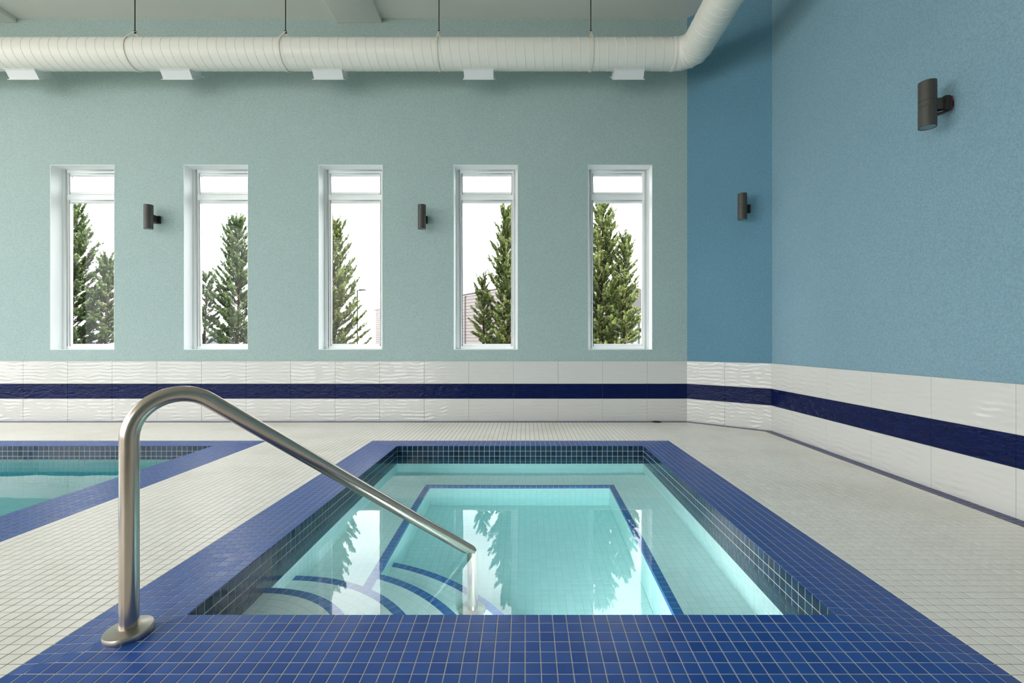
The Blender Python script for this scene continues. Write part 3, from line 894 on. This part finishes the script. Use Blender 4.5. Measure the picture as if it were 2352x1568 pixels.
helix((XL + 0.06, DY, DZ), (DX - ER, DY, DZ), DR, 0.115).build('spiral_seam', m_duct, duct, smooth=True)
helix((DX, DY - ER, DZ), (DX, YF + 0.1, DZ), DR, 0.115).build('spiral_seam', m_duct, duct, smooth=True)
# diffuser boots facing down and toward the windows
TH = R(35); bd = Vector((0, math.sin(TH), -math.cos(TH))); bs = Vector((0, math.cos(TH), math.sin(TH))); bxv = Vector((1, 0, 0))
for X in (-6.43, -4.46, -2.525, -0.598, 1.324):
    C = Vector((X, DY, DZ))
    mb = MB(); hw, hd = 0.188, 0.115
    P = []
    for dist, sc in ((0.10, 1.0), (0.262, 1.0)):
        for i, j in ((-1, -1), (1, -1), (1, 1), (-1, 1)): P.append(C + bd * dist + bxv * hw * i * sc + bs * hd * j * sc)
    mb.add(P, [(0, 3, 2, 1), (0, 1, 5, 4), (1, 2, 6, 5), (2, 3, 7, 6), (3, 0, 4, 7)])
    df = mb.build('diffuser', m_boot, duct)
    mb = MB(); fx, fd = 0.205, 0.132
    for a, b, c_, d_ in ((-fx, fx, -fd, -hd + 0.012), (-fx, fx, hd - 0.012, fd), (-fx, -hw + 0.012, -hd + 0.012, hd - 0.012), (hw - 0.012, fx, -hd + 0.012, hd - 0.012)):
        mb.obox(C + bd * 0.266 + bxv * (a + b) / 2 + bs * (c_ + d_) / 2, bxv, bs, bd, (b - a) / 2, (d_ - c_) / 2, 0.004)
    f_ = mb.build('flange', m_boot, duct); f_.parent = df; f_.matrix_parent_inverse = Matrix.Identity(4)
    mb = MB()
    for k in range(-4, 5):
        bl = (bs + bd * 0.8).normalized(); mb.obox(C + bd * 0.258 + bs * k * 0.022, bxv, bl, bl.cross(bxv), hw - 0.012, 0.010, 0.001)
    g_ = mb.build('grille', m_grille, duct); g_.parent = df; g_.matrix_parent_inverse = Matrix.Identity(4)
    # collar where the boot meets the round duct
    mb = MB()
    for sx in (-1, 1):
        pts = []
        for k in range(13):
            a = -TH + R(90) * 0 ; ang = -0.66 + 1.32 * k / 12
            dirv = bd * math.cos(ang) + bs * math.sin(ang)
            pts.append(C + dirv * (DR + 0.003) + bxv * sx * (hw + 0.008))
        mb.tube(pts, 0.006, 6)
    for sg in (-1, 1):
        dirv = bd * math.cos(0.66) + bs * math.sin(0.66) * sg
        mb.tube([C + dirv * (DR + 0.003) - bxv * (hw + 0.008), C + dirv * (DR + 0.003) + bxv * (hw + 0.008)], 0.006, 6)
    c_ = mb.build('collar', m_boot, duct); c_.parent = df; c_.matrix_parent_inverse = Matrix.Identity(4)

HANG = ['leftmost', 'second from left', 'second from right', 'rightmost']
for k, (X, words_) in enumerate(zip((-4.966, -3.05, -1.10, 0.83), HANG)):
    h = empty('duct_hanger', (X, DY, ZC), '%s of four strap hangers with dark rod holding the duct' % words_, 'hanger', 'hangers holding the duct')
    za = DZ + DR + 0.105
    mb = MB(); mb.tube([(X, DY, za - 0.03), (X, DY, ZC)], 0.0065, 10); mb.build('rod', m_rod, h, smooth=True)
    mb = MB(); mb.lathe([(0.0, -0.012), (0.012, -0.012), (0.012, 0.0), (0.0, 0.0)], (X, DY, za - 0.012), 6); mb.lathe([(0.0, 0), (0.016, 0), (0.016, 0.003), (0.0, 0.003)], (X, DY, za), 14); mb.build('nut', m_rod, h)
    # teardrop strap
    hh = za - DZ; rr = DR + 0.006; al = math.acos(rr / hh); pts = [(0.0, za - 0.001)]
    lo, hi = al, 2 * math.pi - al; n = 40
    for i in range(n + 1):
        a = lo + (hi - lo) * i / n; pts.append((rr * math.sin(a), DZ + rr * math.cos(a)))
    V, F = [], []; m = len(pts)
    cyc = pts
    for (yy, zz) in cyc:
        dv = Vector((yy, zz - DZ)).normalized()
        for dx, ex in ((-0.014, 0), (0.014, 0), (0.014, 0.004), (-0.014, 0.004)):
            V.append((X + dx, DY + yy + dv.x * ex, zz + dv.y * ex))
    for i in range(m):
        j = (i + 1) % m
        for q_ in range(4): F.append((4 * i + q_, 4 * i + (q_ + 1) % 4, 4 * j + (q_ + 1) % 4, 4 * j + q_))
    mb = MB(); mb.add(V, F); mb.build('strap', m_strap, h)

# ------------------------------------------------------------------ outside
m_ground = noise_mat('ground', (70, 72, 66), (92, 92, 84), 0.6, 0.9).m
mb = MB(); mb.box(-90, 90, YB + WT + 0.05, 160, -0.45, -0.25)
tag(mb.build('ground', m_ground), kind='structure')
mb = MB(); mb.box(-60, XL - 0.35, -60, YB + WT + 0.05, -0.45, -0.25); mb.box(XL - 0.35, 60, -60, YF - 0.35, -0.45, -0.25)
tag(mb.build('bounce_ground', noise_mat('pale_bounce', (176, 172, 164), (188, 184, 176), 0.8, 0.9).m), kind='structure')  # unseen ground, made pale to bounce daylight onto the ceiling
def at(px, d): return (px - PX) * d / FPX
def zat(py, d): return CAMZ + (PY - py) * d / FPX

m_leaf = {}
def leafmat(name, c1, c2):
    M = pmat(name, c1, 0.6, spec=0.3)
    v = M.pos(); n = M.new('ShaderNodeTexNoise', Scale=22.0, Detail=3); M.l.new(v, n.inputs['Vector'])
    rp_ = M.new('ShaderNodeValToRGB'); rp_.color_ramp.elements[0].position = 0.35; rp_.color_ramp.elements[1].position = 0.65
    M.l.new(n.outputs['Fac'], rp_.inputs['Fac'])
    M.l.new(M.mix(rp_.outputs['Color'], lin(c1), lin(c2)), M.b.inputs['Base Color'])
    return M.m
m_leafA = leafmat('spruce_needles', (58, 80, 48), (144, 160, 108))
m_leafB = leafmat('spruce_needles_olive', (66, 84, 42), (158, 166, 100))
m_bark = noise_mat('spruce_bark', (62, 40, 26), (84, 56, 38), 14, 0.9).m

def tuft_geo(rnd, L_, wd):
    """a needle-covered twig tip along +Z"""
    V, F = [], []
    nn = 44
    for k in range(nn):
        t = (k + 0.5) / nn; a = k * 2.399963 + rnd.uniform(-0.3, 0.3)
        up = 0.55 + 0.9 * t; ln = wd * (1.0 - 0.35 * t) * rnd.uniform(0.8, 1.15)
        d = Vector((math.cos(a), math.sin(a), up)).normalized(); s = Vector((-math.sin(a), math.cos(a), 0)) * 0.0062
        b = Vector((0, 0, L_ * t * 0.92)); tip = b + d * ln
        mid = b + d * ln * 0.55
        o_ = len(V); V += [b, mid + s, tip, mid - s]; F.append((o_, o_ + 1, o_ + 2, o_ + 3))
    return V, F
_r = random.Random(11)
TUFTS = [tuft_geo(_r, 0.11, 0.052), tuft_geo(_r, 0.14, 0.056), tuft_geo(_r, 0.09, 0.048)]

def spruce(px, apex, d, prof, label, mat, seed, extra=(), lean=0.0, dens=1.0, base=-0.25):
    rnd = random.Random(seed)
    X, Zt = at(px, d), zat(apex, d)
    root = empty('spruce_tree', (X, d, base), label, 'tree', 'spruces outside the windows')
    tm, bmz, fo = MB(), MB(), MB()
    H = Zt - base
    def tuft(p, dirv, sc):
        V, F = TUFTS[rnd.randrange(3)]
        q_ = dirv.to_track_quat('Z', 'Y').to_matrix() @ Matrix.Rotation(rnd.uniform(0, 6.28), 3, 'Z') * sc
        fo.add([q_ @ v + p for v in V], F)
    def leader(bx, by, z0, z1, prf, r0, nlev):
        path = [Vector((bx + lean * (z - base) + 0.02 * math.sin(3 * z + seed), by, z)) for z in [z0 + (z1 - z0) * k / 12 for k in range(13)]]
        tm.tube(path, [r0 * (1 - 0.93 * k / 12) for k in range(13)], 8)
        def axis(z):
            t = (z - z0) / (z1 - z0) * 12; i = min(11, max(0, int(t))); return path[i].lerp(path[i + 1], t - i)
        tuft(axis(z1 - 0.03), Vector((0, 0, 1)), 1.1)
        tuft(axis(z1 - 0.10), Vector((0.3, -0.2, 1)).normalized(), 1.0)
        nb_ = int(nlev * dens)
        for k in range(nb_):
            t = (k + rnd.random()) / nb_           # 0 bottom .. 1 top
            z = z0 + (z1 - z0) * (0.04 + 0.955 * t)
            Rr = prf(1 - t) * rnd.uniform(0.62, 1.08)
            a = k * 2.399963 + rnd.uniform(-0.4, 0.4)
            el_ = R(18 + 42 * t + rnd.uniform(-10, 10))
            out = Vector((math.cos(a), math.sin(a), 0)); p0 = axis(z)
            dirb = out * math.cos(el_) + Vector((0, 0, 1)) * math.sin(el_)
            Lb = max(0.05, Rr / max(0.35, math.cos(el_)))
            pe = p0 + dirb * Lb + Vector((0, 0, 0.10 * Lb))
            pm = p0 + dirb * Lb * 0.5 - Vector((0, 0, 0.03 * Lb))
            bmz.tube([p0, pm, pe], [0.011 * (0.4 + Lb), 0.007, 0.003], 4, cap=False)
            side = dirb.cross(Vector((0, 0, 1))).normalized()
            nt = max(3, int(Lb / 0.028))
            for q_ in range(nt):
                u = 0.15 + 0.85 * (q_ + rnd.random()) / nt
                p = (p0.lerp(pm, u * 2) if u < 0.5 else pm.lerp(pe, u * 2 - 1))
                sgn = rnd.choice((-1, 1)); ls = 0.20 * Lb * (1.15 - u) * rnd.random()
                dv = (dirb * 0.9 + side * sgn * rnd.uniform(0.2, 1.0) + Vector((0, 0, rnd.uniform(0.0, 0.75)))).normalized()
                if ls > 0.05:
                    bmz.tube([p, p + dv * ls], [0.004, 0.002], 3, cap=False); p = p + dv * ls
                    tuft(p - dv * 0.06, (dv + Vector((rnd.uniform(-.5, .5), rnd.uniform(-.5, .5), .3))).normalized(), 0.95)
                tuft(p, dv, rnd.uniform(0.8, 1.15))
            tuft(pe, (dirb + Vector((0, 0, 0.25))).normalized(), 1.1)
    leader(X, d, base, Zt, prof, 0.05, 150 * H / 3.8)
    for (epx, eap, ez0, pr, n_) in extra:
        leader(at(epx, d), d + rnd.uniform(-0.15, 0.15), zat(ez0, d), zat(eap, d), pr, 0.03, n_)
    tm.build('trunk', m_bark, root, smooth=True); bmz.build('branches', m_bark, root); fo.build('foliage', mat, root)

def cone(rmax, p=0.8, floor_=0.06): return lambda s: floor_ + rmax * min(1.0, s ** p * 1.25)
spruce(166, 482, 9.2, cone(0.66), 'tall dark spruce seen through the leftmost window', m_leafA, 1, extra=[(232, 600, 800, cone(0.26), 60)])
spruce(546, 510, 9.4, cone(0.62, 0.9), 'loose pointed spruce with long low left branches in the second window', m_leafA, 2, dens=0.85, extra=[(472, 640, 800, cone(0.22), 30)])
spruce(766, 516, 9.4, cone(0.60, 0.8), 'spruce at left edge of the third window beside the lamp post', m_leafB, 3, dens=0.95)
spruce(1165, 489, 9.4, cone(0.40, 0.75), 'narrow spruce at right edge of the fourth window', m_leafB, 4, extra=[(1108, 650, 800, cone(0.13), 40)])
spruce(1383, 480, 9.4, cone(0.48, 0.7), 'full twin-topped spruce in the rightmost window', m_leafB, 5, extra=[(1430, 560, 800, cone(0.26), 80)])

# buildings
m_sid = noise_mat('pale_siding', (128, 118, 116), (134, 124, 122), 0.5, 0.6).m
m_sidj = pmat('siding_joint', (74, 66, 64), 0.7).m
m_dark = noise_mat('dark_cladding', (52, 48, 48), (60, 56, 56), 0.4, 0.6).m
m_lite = noise_mat('light_storefront', (140, 140, 142), (150, 150, 152), 0.4, 0.6).m
m_far_glass = pmat('far_glass', (70, 84, 96), 0.1).m

def slab_wall(A, B, z0, z1, th):
    d = (B - A).normalized(); n = Vector((d.y, -d.x))
    if n.y > 0: n = -n
    return d, n
hb = empty('warehouse', (at(960, 75), 75, -0.25), 'pale ribbed metal warehouse behind the fourth window', 'building')
A = Vector((at(862, 86), 86)); B = Vector((at(1235, 46), 46)); d, n = slab_wall(A, B, 0, 0, 0); L_ = (B - A).length
zt = 6.83
mb = MB(); mb.obox(((A + B) / 2 - n * 3).to_3d() + Vector((0, 0, (zt - 0.25) / 2 - 0.2)), d.to_3d(), n.to_3d(), Vector((0, 0, 1)), L_ / 2, 2.9, (zt + 0.25) / 2); mb.build('wall', m_sid, hb)
mb = MB(); nr_ = 18
for k in range(nr_):
    z = -0.2 + (zt - 0.1) * k / nr_
    mb.obox(((A + B) / 2 - n * 0.08).to_3d() + Vector((0, 0, z + 0.165)), d.to_3d(), n.to_3d(), Vector((0, 0, 1)), L_ / 2, 0.10, 0.165)
o = mb.build('siding', m_sid, hb); o['kind'] = 'stuff'
for f in (0.18, 0.44, 0.70, 0.9):
    p = A.lerp(B, f); mb = MB(); mb.obox((p + n * 0.03).to_3d() + Vector((0, 0, zt / 2 - 0.2)), d.to_3d(), n.to_3d(), Vector((0, 0, 1)), 0.10, 0.05, zt / 2); mb.build('joint_strip', m_sidj, hb)
mb = MB(); mb.obox(((A + B) / 2 + n * 0.02).to_3d() + Vector((0, 0, zt - 0.05)), d.to_3d(), n.to_3d(), Vector((0, 0, 1)), L_ / 2 + 0.1, 0.14, 0.09); mb.build('parapet_cap', m_sidj, hb)

sb = empty('store_building', (at(1470, 52), 52, -0.25), 'dark topped store building with white glazed front behind rightmost window', 'building')
A = Vector((at(1405, 47), 47)); B = Vector((at(1535, 60), 60)); d, n = slab_wall(A, B, 0, 0, 0); L_ = (B - A).length
up3 = Vector((0, 0, 1)); M3 = ((A + B) / 2).to_3d()
def seg(name, mat, f0, f1, z0, z1, out, th=0.1):
    p = A.lerp(B, (f0 + f1) / 2) + n * out; mb = MB(); mb.obox(p.to_3d() + up3 * (z0 + z1) / 2, d.to_3d(), n.to_3d(), up3, L_ * (f1 - f0) / 2, th, (z1 - z0) / 2); return mb.build(name, mat, sb)
seg('core', m_lite, 0, 1, -0.25, 6.7, -1.9, 1.7)
for k in range(4): seg('cladding_panel', m_dark, k / 4 + 0.003, (k + 1) / 4 - 0.003, 4.3, 6.9, -0.05, 0.12)
for k in range(9):
    wv = seg('window', m_far_glass, k / 9 + 0.015, (k + 1) / 9 - 0.015, 0.3, 3.6, -0.14, 0.05)
    seg('pier', m_lite, (k + 1) / 9 - 0.012, (k + 1) / 9 + 0.008, -0.25, 4.3, -0.08, 0.12)
seg('canopy', m_lite, 0, 1, 3.65, 3.95, 0.2, 0.4)

m_pole = pmat('lamp_post_paint', (50, 48, 48), 0.5).m
sl = empty('street_lamp', (at(821, 30), 30, -0.25), 'thin dark parking lot lamp post in the third window', 'street lamp')
xx, zz = at(821, 30), zat(666, 30)
mb = MB(); mb.tube([(xx, 30, -0.25), (xx, 30, zz)], [0.055, 0.04], 10); mb.build('pole', m_pole, sl, smooth=True)
mb = MB(); mb.box(xx, xx + 0.25, 29.97, 30.03, zz - 0.05, zz + 0.0); mb.build('arm', m_pole, sl)
mb = MB(); mb.box(xx + 0.12, xx + 0.50, 29.86, 30.14, zz - 0.02, zz + 0.05); mb.build('lamp_head', m_pole, sl, bevel=0.015)

m_tyre = pmat('tyre', (24, 24, 24), 0.8).m
m_chr = pmat('wheel_rim', (120, 122, 124), 0.35, 0.7).m
m_tail = pmat('tail_lamp', (120, 14, 12), 0.3).m
def car(px, d, rot, col, label, h=1.48):
    root = empty('car', (at(px, d), d, -0.25), label, 'car', 'parked cars outside')
    root.rotation_euler = (0, 0, rot)
    paint_ = pmat('car_paint', col, 0.25, coat=0.6).m
    k = h / 1.48
    body = [(-2.15, .35), (-2.2, .62), (-2.12, .88), (-1.35, .97), (1.0, 1.0), (1.85, .92), (2.15, .74), (2.2, .38), (1.75, .28), (-1.75, .28)]
    cab = [(-1.85, .93), (-1.25, 1.40), (-0.7, 1.48), (0.25, 1.46), (1.1, 0.97)]
    def ext(pr, w0, w1, name, mat):
        n_ = len(pr); mb = MB(); zs = [p[1] for p in pr]; zl, zh = min(zs), max(zs)
        V = [(x, -(w0 + (w1 - w0) * (z - zl) / (zh - zl)), z * k) for x, z in pr] + [(x, (w0 + (w1 - w0) * (z - zl) / (zh - zl)), z * k) for x, z in pr]
        F = [tuple(range(n_)), tuple(reversed(range(n_, 2 * n_)))] + [((i + 1) % n_, i, n_ + i, n_ + (i + 1) % n_) for i in range(n_)]
        mb.add(V, F); o = mb.build(name, mat, None, bevel=0.05); o.parent = root; return o
    ext(body, .86, .84, 'body', paint_)
    ext(cab, .80, .60, 'cabin', paint_)
    gl = MB()
    for sg in (-1, 1):
        for pr in ([(-1.15, .99), (-0.95, 1.34), (-0.38, 1.40), (-0.38, .99)], [(-0.30, .99), (-0.30, 1.40), (0.2, 1.38), (0.78, .99)]):
            V = [(x, sg * (.80 - .20 * (z - .93) / .55 + 0.006), z * k) for x, z in pr]; V2 = [(x, y - sg * 0.02, z) for x, y, z in V]
            gl.add(V + V2, [(0, 1, 2, 3) if sg > 0 else (3, 2, 1, 0), (0, 4, 5, 1), (1, 5, 6, 2), (2, 6, 7, 3), (3, 7, 4, 0)])
    for (xa, za, xb, zb) in ((1.04, 1.0, 0.33, 1.42), (-1.78, 1.0, -1.30, 1.37)):
        sg = 1 if xa > 0 else -1
        gl.add([(xa + .02 * sg, -.70, za * k), (xa + .02 * sg, .70, za * k), (xb + .02 * sg, .58, zb * k), (xb + .02 * sg, -.58, zb * k), (xa - .02 * sg, -.70, za * k), (xa - .02 * sg, .70, za * k), (xb - .02 * sg, .58, zb * k), (xb - .02 * sg, -.58, zb * k)],
               [(0, 1, 2, 3), (0, 4, 5, 1), (1, 5, 6, 2), (2, 6, 7, 3), (3, 7, 4, 0)])
    o = gl.build('windows', m_far_glass, None); o.parent = root
    for x in (-1.35, 1.38):
        for y in (-.78, .78):
            mb = MB(); mb.tube([(x, y - .1, .32), (x, y + .1, .32)], .32, 20); o = mb.build('wheel', m_tyre, None, smooth=True); o.parent = root
            mb = MB(); mb.tube([(x, y - .108, .32), (x, y + .108, .32)], .19, 14); q_ = mb.build('rim', m_chr, None, smooth=True); q_.parent = o
    for y in (-.62, .62):
        mb = MB(); mb.box(-2.2, -2.1, y - .14, y + .14, .66, .80); o = mb.build('tail_lamp', m_tail, None, bevel=0.01); o.parent = root
car(232, 24, R(20), (168, 168, 170), 'white car behind the trees in the leftmost window')
car(498, 23, R(8), (120, 122, 126), 'silver grey car behind low branches in the second window', 1.6)
car(776, 26, R(-4), (165, 166, 168), 'pale car at the bottom left of the third window')
car(1366, 28, R(35), (110, 22, 16), 'red car behind spruce trunk in the rightmost window')
